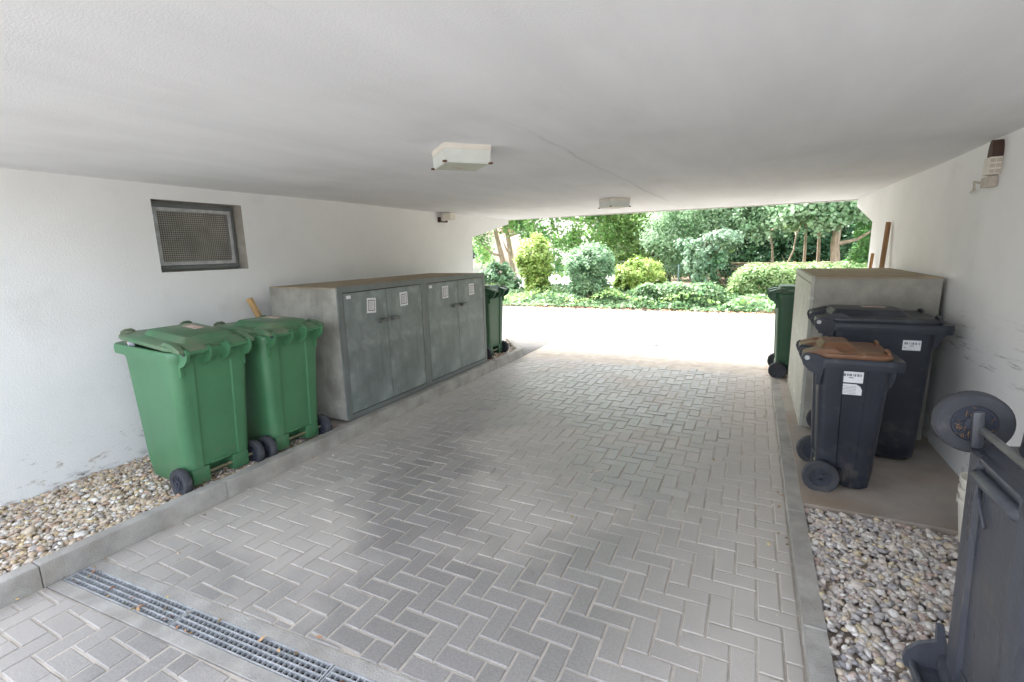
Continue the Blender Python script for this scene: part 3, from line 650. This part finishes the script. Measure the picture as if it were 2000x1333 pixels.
def side_sticker(parent, p, side, xc, z, w_, h_, kind, lab=None):
    """paper label on a side face (y = side*hw)"""
    zt = p['H']-.065; hw = p['bw']+(p['tw']-p['bw'])*z/zt; sl = math.atan((p['tw']-p['bw'])/zt)
    off = -p['side'] + .0012
    mt = Matrix.Translation((xc, side*(hw+off), z)) @ Matrix.Rotation(-side*sl, 4, 'X')
    s_ = side
    pts = [(-w_/2, -h_/2), (w_/2, -h_/2), (w_/2, h_/2), (-w_/2, h_/2)]
    if kind == 'torn': pts = [(-w_/2, -h_/2), (w_/2, -h_/2), (w_/2, h_/2), (-w_/2+w_*.25, h_/2), (-w_/2+.08*w_, h_*.3), (-w_/2, 0)]
    def prism(mb, q, a, b):
        b_ = len(mb.v); tmp = MB().prism(q, 'y', a*s_, b*s_); mb.add([mt @ Vector(v) for v in tmp.v], tmp.f)
    a = MB(); prism(a, pts, 0, .0012); o = a.build('label_sticker', M['white'], parent)
    b = MB()
    if kind == 'code':
        x = -w_*.42
        while x < w_*.40:
            ww = random.choice((.0015, .003, .005)); prism(b, [(x, h_*.08), (x+ww, h_*.08), (x+ww, h_*.30), (x, h_*.30)], .0013, .0019); x += ww+random.choice((.0015, .0025, .006))
        prism(b, [(-w_*.1, -h_*.02), (w_*.1, -h_*.02), (w_*.1, -h_*.08), (-w_*.1, -h_*.08)], .0013, .0019)
        prism(b, [(w_*.3, -h_*.2), (w_*.42, -h_*.2), (w_*.42, -h_*.25), (w_*.3, -h_*.25)], .0013, .0019)
        b.build('print', M['ink'], o)
    else:
        for k in range(6):
            z_ = h_*(.32-.13*k); prism(b, [(-w_*.25, z_), (w_*random.uniform(.2, .42), z_), (w_*.42, z_-.003), (-w_*.25, z_-.003)], .0013, .0019)
        b.build('print', M['greyprint'], o)
GG = 'green wheelie bins'; GD = 'dark wheelie bins'
b1 = make_bin(B240, 'wheelie_bin', 'large green wheelie bin nearest the camera, lid ajar over red and white litter', (-3.635, 2.0, .078), 0, M['green'], M['greenlid'], GG, lid_open=R(3.2), tilt=R(2.5), li=.05)
b2 = make_bin(B240, 'wheelie_bin', 'green wheelie bin with closed lid between the nearest bin and the concrete locker', (-3.60, 2.645, .08), R(-1), M['green'], M['greenlid'], GG, tilt=R(1.5), li=.05)
b3 = make_bin(B240, 'wheelie_bin', 'dark green wheelie bin past the left lockers at the far mouth', (-3.69, 6.36, .08), 0, M['dgreen'], M['dgreen'], GG, sticker=False, li=.05)
b4 = make_bin(B240, 'wheelie_bin', 'dark green wheelie bin half hidden beyond the right concrete locker', (.55, 6.66, .09), R(180), M['dgreen'], M['dgreen'], GG, sticker=False, li=.05)
b5 = make_bin(BBLK, 'wheelie_bin', 'tall dark wheelie bin with black lid standing against the right locker', (.80, 4.355, .10), R(180), M['navy'], M['navylid'], GD, sticker=-1)
b6 = make_bin(B120, 'wheelie_bin', 'small dark wheelie bin with brown lid on the concrete slab', (.592, 3.66, .10), R(180), M['navy'], M['brown'], GD, sticker=False)
side_sticker(b5, BBLK, 1, -.205, .855, .10, .070, 'code')
side_sticker(b6, B120, 1, .015, .752, .122, .070, 'code'); side_sticker(b6, B120, 1, .015, .674, .122, .068, 'torn')
b7 = make_bin(B240, 'wheelie_bin', 'dirty dark wheelie bin standing upside down with its wheels on top', (.90, 1.67, 1.19), 0, M['navydirty'], M['navydirty'], GD, sticker=False, feet=.190)
b7.rotation_euler = (0, 0, 0)
b7.matrix_world = Matrix.Translation((.868, 1.70, 1.185)) @ Matrix.Rotation(R(-4.5), 4, 'Y') @ Matrix.Rotation(R(180), 4, 'X') @ Matrix.Rotation(R(180), 4, 'Z')
for w_ in [c for c in b7.children if c.name.startswith('wheel')]:
    mb = MB()
    for k in range(34):
        a = random.uniform(0, 6.28); r_ = random.uniform(.02, .06); d = random.uniform(0, 6.28); l_ = random.uniform(.006, .018)
        for sg in (1, -1):
            x, z = r_*math.cos(a), r_*math.sin(a); mb.tube([(x, sg*.017, z), (x+l_*math.cos(d), sg*random.uniform(.014, .023), z+l_*math.sin(d))], .0008, 4)
    o = mb.build('dry_debris', M['woodbrown'], w_); o['kind'] = 'stuff'
# litter poking out of bin 1
lt = MB().box((-.02, -.05, -.015), (.02, .0, .02), mi=0, bev=.008).box((-.02, .0, -.015), (.02, .05, .018), mi=1, bev=.008).build('litter_wrapper', [M['wrapper'], M['redwhite']])
lt.location = (-3.90, 1.79, 1.085); lt.rotation_euler = (0, .1, R(70)); tag(lt, 'red and white wrapper squeezed under the lid of the nearest green bin', 'litter')

# ------------------------------------------------------------------ planks, pots, manhole
def plank(name, label, p0, p1, w_, th, m_, roll=0, tipm=None, cat='plank'):
    p0, p1 = Vector(p0), Vector(p1); d = p1-p0; o = MB().box((-w_/2, -th/2, 0), (w_/2, th/2, d.length), bev=.002).build(name, m_)
    o.location = p0; o.rotation_euler = (Matrix.Rotation(0, 4, 'Z') @ d.to_track_quat('Z', 'Y').to_matrix().to_4x4() @ Matrix.Rotation(roll, 4, 'Z')).to_euler()
    return tag(o, label, cat)
plank('wooden_plank', 'short pale wood plank end sticking up behind the second green bin', (-4.06, 3.35, .11), (-4.32, 3.02, 1.275), .07, .028, M['wood'], R(35))
plank('wooden_board', 'long brown board leaning upright against the right wall behind the locker', (1.18, 6.36, .12), (1.285, 6.58, 1.86), .045, .028, M['woodbrown'], R(70), cat='board')
plank('wooden_stick', 'short yellow brown stick leaning on the right wall beside the long board', (1.17, 6.95, .12), (1.28, 7.17, 1.52), .03, .02, M['woodyellow'], R(70), cat='stick')
t = thing('plant_pot', 'stack of white plastic pots half hidden behind the upside down bin', 'pot', (1.127, 3.07, .10))
for k in range(3):
    z = k*.055 + .02
    MB().lathe([(.072, z-.02), (.098, z+.20), (.104, z+.20), (.106, z+.228), (.098, z+.228), (.09, z+.20), (.068, z-.005)], (0, 0, 0), 'z', 28).build('pot', M['lampbase'], t, smooth=True)
t = MB().lathe([(.30, -.006), (.30, .004), (.285, .006)], (0, 0, 0), 'z', 40).build('manhole_cover', M['darkmetal']); t.location = (-1.50, 8.42, 0)
t.scale = (.42, .42, 1); tag(t, 'small round dark manhole cover in the bright road', 'manhole cover')

# fallen leaves
def quads(P, N, size, name, m_, parent=None, asp=.55, up_bias=0, kind=None):
    n = len(P); s_ = size*rng.lognormal(0, .25, n)
    N = N/np.linalg.norm(N, axis=1)[:, None]
    a = rng.normal(size=(n, 3)); T = a-(a*N).sum(1)[:, None]*N; T /= np.linalg.norm(T, axis=1)[:, None]; B = np.cross(N, T)
    s_ = s_[:, None]
    V = np.stack([P+T*s_, P+B*s_*asp+N*s_*.12, P-T*s_*.9, P-B*s_*asp+N*s_*.12], 1).reshape(-1, 3)
    F = (np.arange(n)*4)[:, None]+np.arange(4)[None]
    return npmesh(name, V, F, m_, parent)
def litter_leaves(n, fn, size):
    P = fn(n); N = rng.normal(0, .35, (len(P), 3)); N[:, 2] = 1; return P, N
P = np.concatenate([
    np.stack([rng.uniform(-6, 2.5, 420), 13.2-np.abs(rng.normal(0, .16, 420)), np.full(420, .012)], 1),
    np.stack([KL+np.abs(rng.normal(0, .05, 26))+.01, rng.uniform(.3, 7, 26), np.full(26, .012)], 1),
    np.stack([KR-np.abs(rng.normal(0, .03, 26))-.01, rng.uniform(2, 7.4, 26), np.full(26, .012)], 1),
    np.stack([rng.uniform(-3.1, .1, 14), rng.uniform(1.2, 7.8, 14), np.full(14, .012)], 1)])
xx = rng.uniform(-3.2, -.8, 34); P = np.concatenate([P, np.stack([xx, 1.03+DS*(xx+3.2)+rng.uniform(-.06, .06, 34), np.full(34, .009)], 1)])
xx = rng.uniform(XL+.1, KL-.1, 26); P = np.concatenate([P, np.stack([xx, rng.uniform(1, 3, 26), np.full(26, .098)], 1)])
xx = rng.uniform(KR+.1, XR-.2, 16); P = np.concatenate([P, np.stack([xx, rng.uniform(1.3, 3, 16), np.full(16, .092)], 1)])
N = rng.normal(0, .3, (len(P), 3)); N[:, 2] = 1
far = P[:, 1] > 12
o = quads(P[far], N[far], .038, 'fallen_leaves', M['leafy']); tag(o, kind='stuff')
o = quads(P[~far], N[~far], .013, 'fallen_leaves', M['leafy']); tag(o, kind='stuff')

# ------------------------------------------------------------------ vegetation
def cloud(blobs, n, csize=.22, shell=.55, clump=1.0):
    """leaf points: clumps spread through ellipsoids; outward normals"""
    P = []; N = []; vol = np.array([b[3]*b[4]*b[5] for b in blobs])**.67; cnt = (n*vol/vol.sum()).astype(int)
    for b, k in zip(blobs, cnt):
        c = np.array(b[:3]); rr = np.array(b[3:6])
        nc = max(8, k//45); u = rng.normal(size=(nc, 3)); u /= np.linalg.norm(u, axis=1)[:, None]
        cc = u*(shell+(1-shell)*rng.uniform(0, 1, nc)**.6)[:, None]*rng.uniform(.86, 1.10, nc)[:, None]
        idx = rng.integers(0, nc, k)
        q = cc[idx]*rr + rng.normal(0, csize*clump, (k, 3))*.55
        P.append(c+q); nn = u[idx]+rng.normal(0, .55, (k, 3)); nn[:, 2] += .7; N.append(nn)
    return np.concatenate(P), np.concatenate(N)
def limbs(mb, base, top, r0, n, spread, rnd):
    base, top = Vector(base), Vector(top)
    pts = [base.lerp(top, k/5)+Vector((rnd.uniform(-.05, .05), rnd.uniform(-.05, .05), 0))*(k > 0) for k in range(6)]
    mb.tube(pts, [r0*(1.25 if k == 0 else 1-.11*k) for k in range(6)], 10)
    for k in range(n):
        a = rnd.uniform(0, 6.28); s_ = pts[rnd.randint(2, 5)]; e = s_+Vector((math.cos(a)*spread*rnd.uniform(.5, 1), math.sin(a)*spread*rnd.uniform(.5, 1), rnd.uniform(.3, 1)*spread))
        mid = s_.lerp(e, .5)+Vector((0, 0, -.08*spread)); mb.tube([s_, mid, e], [r0*.45, r0*.3, r0*.08], 7)
def plant(name, label, cat, base, blobs, n, size, lm, trunks=(), bark='bark', grp=None, csize=.2, shell=.55, nl=6, spread=.6, asp=.55):
    """blobs and trunks are given relative to base"""
    t = thing(name, label, cat, base, 0, grp); rnd = random.Random(hash(label) % 1000 if False else len(label)*7+int(base[0]*10))
    if trunks:
        for tr in trunks:
            mb = MB(); limbs(mb, tr[0], tr[1], tr[2], nl, spread, rnd); mb.build('trunk', M[bark], t, smooth=True)
    if size > .07: size *= .72; n = int(n*1.7)
    P, N = cloud(blobs, n, csize, shell); keep = P[:, 2] > .02
    quads(P[keep], N[keep], size, 'crown' if cat == 'tree' else 'foliage', M[lm], t, asp=asp)
    return t
def block(x0, x1, y0, y1, z1, n, round_=.3):
    """leaf points over the skin of a clipped hedge"""
    P = rng.uniform((x0, y0, 0), (x1, y1, z1), (n*4, 3)); c = np.array([(x0+x1)/2, (y0+y1)/2, 0]); h = np.array([(x1-x0)/2, (y1-y0)/2, z1])
    u = np.abs((P-c)/h); d = (u**6).sum(1)**(1/6); k = (d > .80)*(d < 1.0+.02*np.sin(P[:, 0]*9)); P = P[k][:n]
    N = (P-c)/h; N = N**3+rng.normal(0, .5, N.shape); N[:, 2] += .25
    P += rng.normal(0, .03, P.shape) + .05*np.sin(P[:, [1, 0, 0]]*7.3+P[:, [2, 2, 1]]*5)
    return P, N

# ground cover along the road
n = 26000; P = np.stack([rng.uniform(-12, 4, n), rng.uniform(13.22, 17.0, n), np.zeros(n)], 1)
hgt = .16+.09*np.sin(P[:, 0]*2.3+P[:, 1])+.07*np.sin(P[:, 0]*5.1-P[:, 1]*3)
hgt *= np.clip((P[:, 1]-13.15)*2.5, .25, 1.0); hgt = hgt+np.clip(P[:, 1]-14, 0, 3)*.06
P[:, 2] = hgt*rng.uniform(.25, 1.05, n)+.02; N = rng.normal(0, .6, (n, 3)); N[:, 2] += .8; N[:, 1] -= .3
tag(quads(P, N, .055, 'ground_cover', M['lf_ivy'], asp=.7), kind='stuff')
n = 9000; P = np.stack([rng.uniform(-12, 4, n), rng.uniform(13.4, 16.5, n), np.zeros(n)], 1); P[:, 2] = (.30+.12*np.sin(P[:, 0]*3.1+P[:, 1]*1.4))*rng.uniform(.7, 1.15, n)
k = np.sin(P[:, 0]*1.3+2)*np.sin(P[:, 1]*2.1) > -.2; P = P[k]; N = rng.normal(0, .6, P.shape); N[:, 2] += .8
tag(quads(P, N, .05, 'ground_cover', M['lf_mid'], asp=.5), kind='stuff')
tag(MB().box((-40, 18.6, -.028), (-5.2, 31, .016)).build('path', M['palepath']), kind='structure')
# soil under it
tag(MB().box((-60, 13.21, -.028), (60, 60, .012)).build('planting_bed', M['earth']), kind='structure')

plant('topiary_shrub', 'tall yellow green ball topped shrub next to the double trunk tree', 'shrub', (-6.80, 15.5, 0), [(0, 0, 1.52, .66, .62, .62), (.05, 0, .95, .52, .5, .55), (.1, 0, .45, .42, .4, .4)], 15000, .048, 'lf_yellow',
      [((0, 0, 0), (0, 0, 1.4), .05)], grp='clipped shrubs beyond the road', csize=.12, shell=.5, spread=.35)
plant('topiary_shrub', 'blue green mushroom shaped shrub on a brown stem in the middle of the row', 'shrub', (-4.62, 14.8, 0), [(0, 0, 1.16, .80, .75, .62), (0, 0, .62, .62, .6, .45), (.0, .15, .3, .45, .3, .25)], 26000, .036, 'lf_blue',
      [((.05, -.25, 0), (.0, -.05, 1.0), .07), ((-.1, -.2, 0), (-.25, -.1, .9), .05), ((.2, -.2, 0), (.3, -.1, .9), .045)], grp='clipped shrubs beyond the road', csize=.11, shell=.45, spread=.4)
plant('topiary_shrub', 'low rounded pale green shrub right of the mushroom shaped one', 'shrub', (-3.35, 16.2, 0), [(0, 0, .82, .80, .7, .48), (-.2, 0, .45, .62, .6, .42), (.3, 0, .5, .55, .5, .35)], 14000, .045, 'lf_yellow',
      [((-.2, 0, 0), (-.2, 0, .8), .04), ((.2, 0, 0), (.3, 0, .8), .035)], grp='clipped shrubs beyond the road', csize=.09, shell=.7, spread=.4)
plant('bush', 'loose bush with bluish leaves seen over the dark green bin at the left', 'bush', (-8.7, 16.6, 0), [(0, 0, .75, .55, .5, .5), (.4, 0, .5, .4, .4, .4), (-.5, 0, .6, .4, .4, .5)], 3000, .07, 'lf_blue', [((0, 0, 0), (0, 0, .7), .03)], csize=.14)
def hedge(label, x0, x1, y0, y1, z1, n, size, lm, grp='low hedges along the road'):
    t = thing('hedge', label, 'hedge', ((x0+x1)/2, y0, 0), 0, grp)
    P, N = block(-(x1-x0)/2, (x1-x0)/2, 0, y1-y0, z1, n); quads(P, N, size, 'foliage', M[lm], t, asp=.6)
    rnd = random.Random(int(z1*100))
    for k in range(int((x1-x0)*5)):
        x = rnd.uniform(-(x1-x0)/2+.2, (x1-x0)/2-.2); y = rnd.uniform(.2, y1-y0-.2); MB().tube([(x, y, 0), (x+rnd.uniform(-.1, .1), y+rnd.uniform(-.1, .1), z1*.5), (x+rnd.uniform(-.2, .2), y+rnd.uniform(-.1, .1), z1*.92)], [.018, .012, .004], 5).build('stem', M['bark'], t)
hedge('low dark ivy leaved hedge at the road edge', -3.0, -.62, 13.75, 14.75, .60, 13000, .04, 'lf_ivy')
hedge('taller light green hedge block beside the right locker', -.55, 3.0, 14.9, 16.4, 1.08, 30000, .036, 'lf_hedge')
# trees
plant('broadleaf_tree', 'tree with two pale leaning trunks and dark leaves at the left', 'tree', (-9.6, 19, 0),
      [(0, 0, 4.6, 3.2, 2.2, 1.7), (-1.6, -.3, 3.1, 1.0, .9, .9), (1.7, -.5, 2.9, 1.2, .9, .9), (2.3, .3, 1.6, .8, .6, 1.1), (3.6, .4, 2.2, 1.0, .7, .9), (.2, -.6, 3.0, .9, .7, .5), (-1.1, -.3, 1.7, .55, .5, .6), (3.0, 0, 3.6, 1.3, 1.1, .8), (4.6, .3, 3.7, 1.2, 1, .7)], 13000, .095, 'lf_tree',
      [((.05, 0, 0), (-.85, 0, 3.6), .15), ((.30, .1, 0), (-.25, .1, 3.8), .14)], 'barkpale', 'trees beyond the road', csize=.32, nl=5, spread=1.5, asp=.75)
plant('broadleaf_tree', 'light green leafy tree behind the mushroom shaped shrub', 'tree', (-3.6, 20.5, 0),
      [(0, 0, 3.2, 2.3, 1.6, 1.8), (-1.2, -.4, 1.7, 1.1, .9, 1.1), (1.4, -.5, 1.8, 1.3, .9, 1.2), (0, -.4, 1.2, 1.4, .8, .9), (-1.9, 0, 3.5, 1.0, 1, .8)], 22000, .085, 'lf_mid',
      [((0, 0, 0), (.1, 0, 3), .11), ((.5, .2, 0), (1.0, .2, 3), .08)], 'bark', 'trees beyond the road', csize=.3, nl=8, spread=1.4)
plant('broadleaf_tree', 'feathery pale leaved tree above the low dark hedge', 'tree', (-1.9, 18.2, 0),
      [(0, 0, 3.1, 1.5, 1.2, 1.1), (-.8, -.3, 2.1, .9, .7, .8), (.8, -.2, 2.0, .7, .7, .8), (-.3, -.2, 1.3, .8, .5, .6), (1.3, 0, 3.0, 1.1, .9, .7)], 15000, .075, 'lf_pale',
      [((.5, 0, 0), (.45, 0, 2.9), .07), ((.1, .3, 0), (-.9, .2, 2.8), .05)], 'barkpale', 'trees beyond the road', csize=.26, nl=10, spread=1.2, asp=.4)
plant('ivy_clad_stump', 'leaning dead stump wrapped in hanging pale ivy', 'stump', (-.95, 16.6, 0),
      [(-.35, 0, 1.7, .35, .25, .3), (-.55, 0, 1.0, .16, .2, .5), (-.6, 0, .55, .18, .2, .45), (-.2, -.1, 1.1, .12, .12, .7), (.15, 0, 1.9, .5, .3, .25), (-.9, 0, 1.7, .4, .25, .18), (-.62, -.25, .9, .07, .07, .75), (-.42, -.28, 1.1, .06, .06, .6), (-.15, -.25, .95, .06, .06, .7), (-.95, -.2, 1.3, .06, .06, .5), (.1, -.25, 1.3, .06, .06, .45)], 6500, .045, 'lf_strand',
      [((.35, 0, 0), (-.35, 0, 1.6), .07), ((-.5, 0, 0), (-.3, 0, 1.9), .06)], 'bark', csize=.10, nl=4, spread=.6, asp=.8)
plant('broadleaf_tree', 'tree with whitish green drooping leaf sprays beside the right wall edge', 'tree', (2.3, 18.0, 0),
      [(0, 0, 4.0, 2.4, 1.6, 1.2), (-1.4, -.6, 2.75, 1.0, .7, .55), (-2.4, -.3, 2.5, .8, .6, .5), (-.5, -.7, 2.5, .8, .5, .5), (.3, -.8, 2.8, .7, .5, .5), (-3.0, 0, 3.0, 1.0, .7, .7)], 13000, .085, 'lf_pale',
      [((-.02, 0, 0), (-.05, 0, 4.0), .16)], 'barkpale', 'trees beyond the road', csize=.24, nl=6, spread=1.6, asp=.75)
plant('young_tree', 'thin grey multi stemmed tree left of the thick pink brown trunk', 'tree', (1.55, 18.6, 0),
      [(0, 0, 3.3, 1.0, .7, .7), (-.3, -.1, 2.6, .6, .4, .3)], 3500, .07, 'lf_mid',
      [((0, 0, 0), (-.15, 0, 3), .06), ((.35, .1, 0), (.25, .1, 3), .07), ((-.75, .3, 0), (-1.15, .3, 2.6), .045), ((-.7, .3, 0), (-.2, .3, 2.4), .035)], 'barkpale', 'trees beyond the road', csize=.2, nl=2, spread=.5)
plant('conifer', 'bright green feathery conifer beside the edge of the right wall', 'conifer', (3.45, 18.4, 0),
      [(0, 0, 1.0, .85, .7, 1.0), (0, 0, 2.0, .75, .65, .9), (.0, 0, 3.0, .6, .5, .8), (-.2, -.2, .6, .7, .5, .5)], 14000, .06, 'lf_conifer',
      [((0, 0, 0), (0, 0, 3.2), .08)], 'bark', csize=.12, shell=.7, asp=.3, nl=4, spread=.5)
plant('evergreen_thicket', 'dark evergreen thicket in the shade behind the wooden rail', 'thicket', (1.3, 23.5, 0),
      [(0, 0, 1.3, 2.6, 1.4, 1.3), (-1.8, 0, 1.5, 1.6, 1.3, 1.4), (2.2, 0, 1.5, 1.8, 1.3, 1.4), (.3, -.3, 2.2, 1.6, 1, .8)], 16000, .09, 'lf_dark',
      [((0, 0, 0), (0, 0, 2), .07)], 'bark', csize=.25, shell=.8)
for k, (x, y, z, rx, lm, lab) in enumerate(((-19.5, 29, 3.9, 2.0, 'lf_tree', 'dark crowned tree far behind on the left with gaps of light'),
                                (-1.0, 26, 3.6, 3.6, 'lf_mid', 'broad mid green tree filling the background behind the feathery tree'),
                                (5.2, 27, 3.4, 3.8, 'lf_tree', 'broad dark tree in the background behind the thicket'))):
    plant('background_tree', lab, 'tree', (x, y, 0), [(0, 0, z, rx, 1.8, 2.6), (-rx*.5, -.4, z*.55, rx*.5, 1.2, 1.6), (rx*.45, -.4, z*.5, rx*.55, 1.2, 1.7)], 14000, .13, lm,
          [((0, 0, 0), (0, 0, z), .2)], 'bark', 'background trees', csize=.45, nl=7, spread=1.8)
# far wood closing the view
n = 60000; P = np.stack([rng.uniform(-5, 26, n), rng.uniform(30, 34, n), rng.uniform(0, 9, n)], 1); P[:, 1] += 1.5*np.sin(P[:, 0]*.9)+np.sin(P[:, 2]*1.7+P[:, 0])
N = rng.normal(0, .6, (n, 3)); N[:, 1] -= .7; N[:, 2] += .4
tag(quads(P, N, .2, 'far_wood', M['lf_tree'], asp=.7), kind='stuff')

# rail fence, wire fence
t = thing('rail_fence', 'weathered wooden rail fence behind the tall hedge block', 'fence', (1.2, 19.4, 0))
for z, d in ((.98, 0), (.80, .05)): MB().tube([(-1.9, d, z+.02), (0, d, z-.02), (2.0, d, z+.03)], .05, 8).build('rail', M['rail'], t, smooth=True)
for x in (-1.7, .1, 1.8): MB().tube([(x, .06, 0), (x, .06, 1.05)], .05, 8).build('post', M['rail'], t, smooth=True)
t = thing('wire_fence', 'thin wire fence on pale blue green posts behind the shrubs', 'fence', (-5, 17.3, 0))
for x in (-3.15, -.75+.1, .72, 2.75, 4.9): MB().tube([(x, 0, 0), (x, 0, 1.08)], .022, 8).build('post', M['post'], t)
m = MB()
for z in (.1, .55, 1.02): m.tube([(-6, 0, z), (5, 0, z)], .0035, 4)
for k in range(110): x = -6+k*.1; m.tube([(x, 0, .1), (x+.46, 0, 1.02)], .0016, 3).tube([(x+.46, .003, .1), (x, .003, 1.02)], .0016, 3)
m.build('mesh_wire', M['post'], t)
# houses
def house(name, label, x0, x1, y0, y1, h, grp=None, wins=()):
    t = thing(name, label, 'house', ((x0+x1)/2, y0, 0), 0, grp); W = (x1-x0)/2; Dp = y1-y0
    MB().box((-W, 0, 0), (W, Dp, h)).build('wall', M['house'], t)
    MB().prism([(-.5, h-.05), (Dp/2, h+2.6), (Dp+.5, h-.05), (Dp/2, h+2.75-.0)][:3], 'x', -W-.4, W+.4).build('roof', M['roof'], t)
    for (x, z, w_, h_) in wins:
        wo = MB(); frame(wo, -.04, .02, x-w_/2, x+w_/2, z, z+h_, .07)
        wv = MB(); wv.add([(v[1], v[0], v[2]) for v in wo.v], wo.f); fo = wv.build('window', M['white'], t)
        MB().box((x-w_/2+.06, -.012, z+.06), (x+w_/2-.06, -.004, z+h_-.06)).build('pane', M['glass'], fo)
house('house', 'pale rendered house glimpsed behind the double trunk tree', -30, -17.5, 33, 42, 3.1, None, ((-3, 1.0, 1.2, 1.2), (1, 1.0, 1.2, 1.2), (4, 1, 1, 1.2)))
house('house', 'pale pinkish house glimpsed between the topiary shrubs', -15.6, -7.4, 32, 40, 4.8, None, ((3.0, 1.2, 1.1, 1.3),))
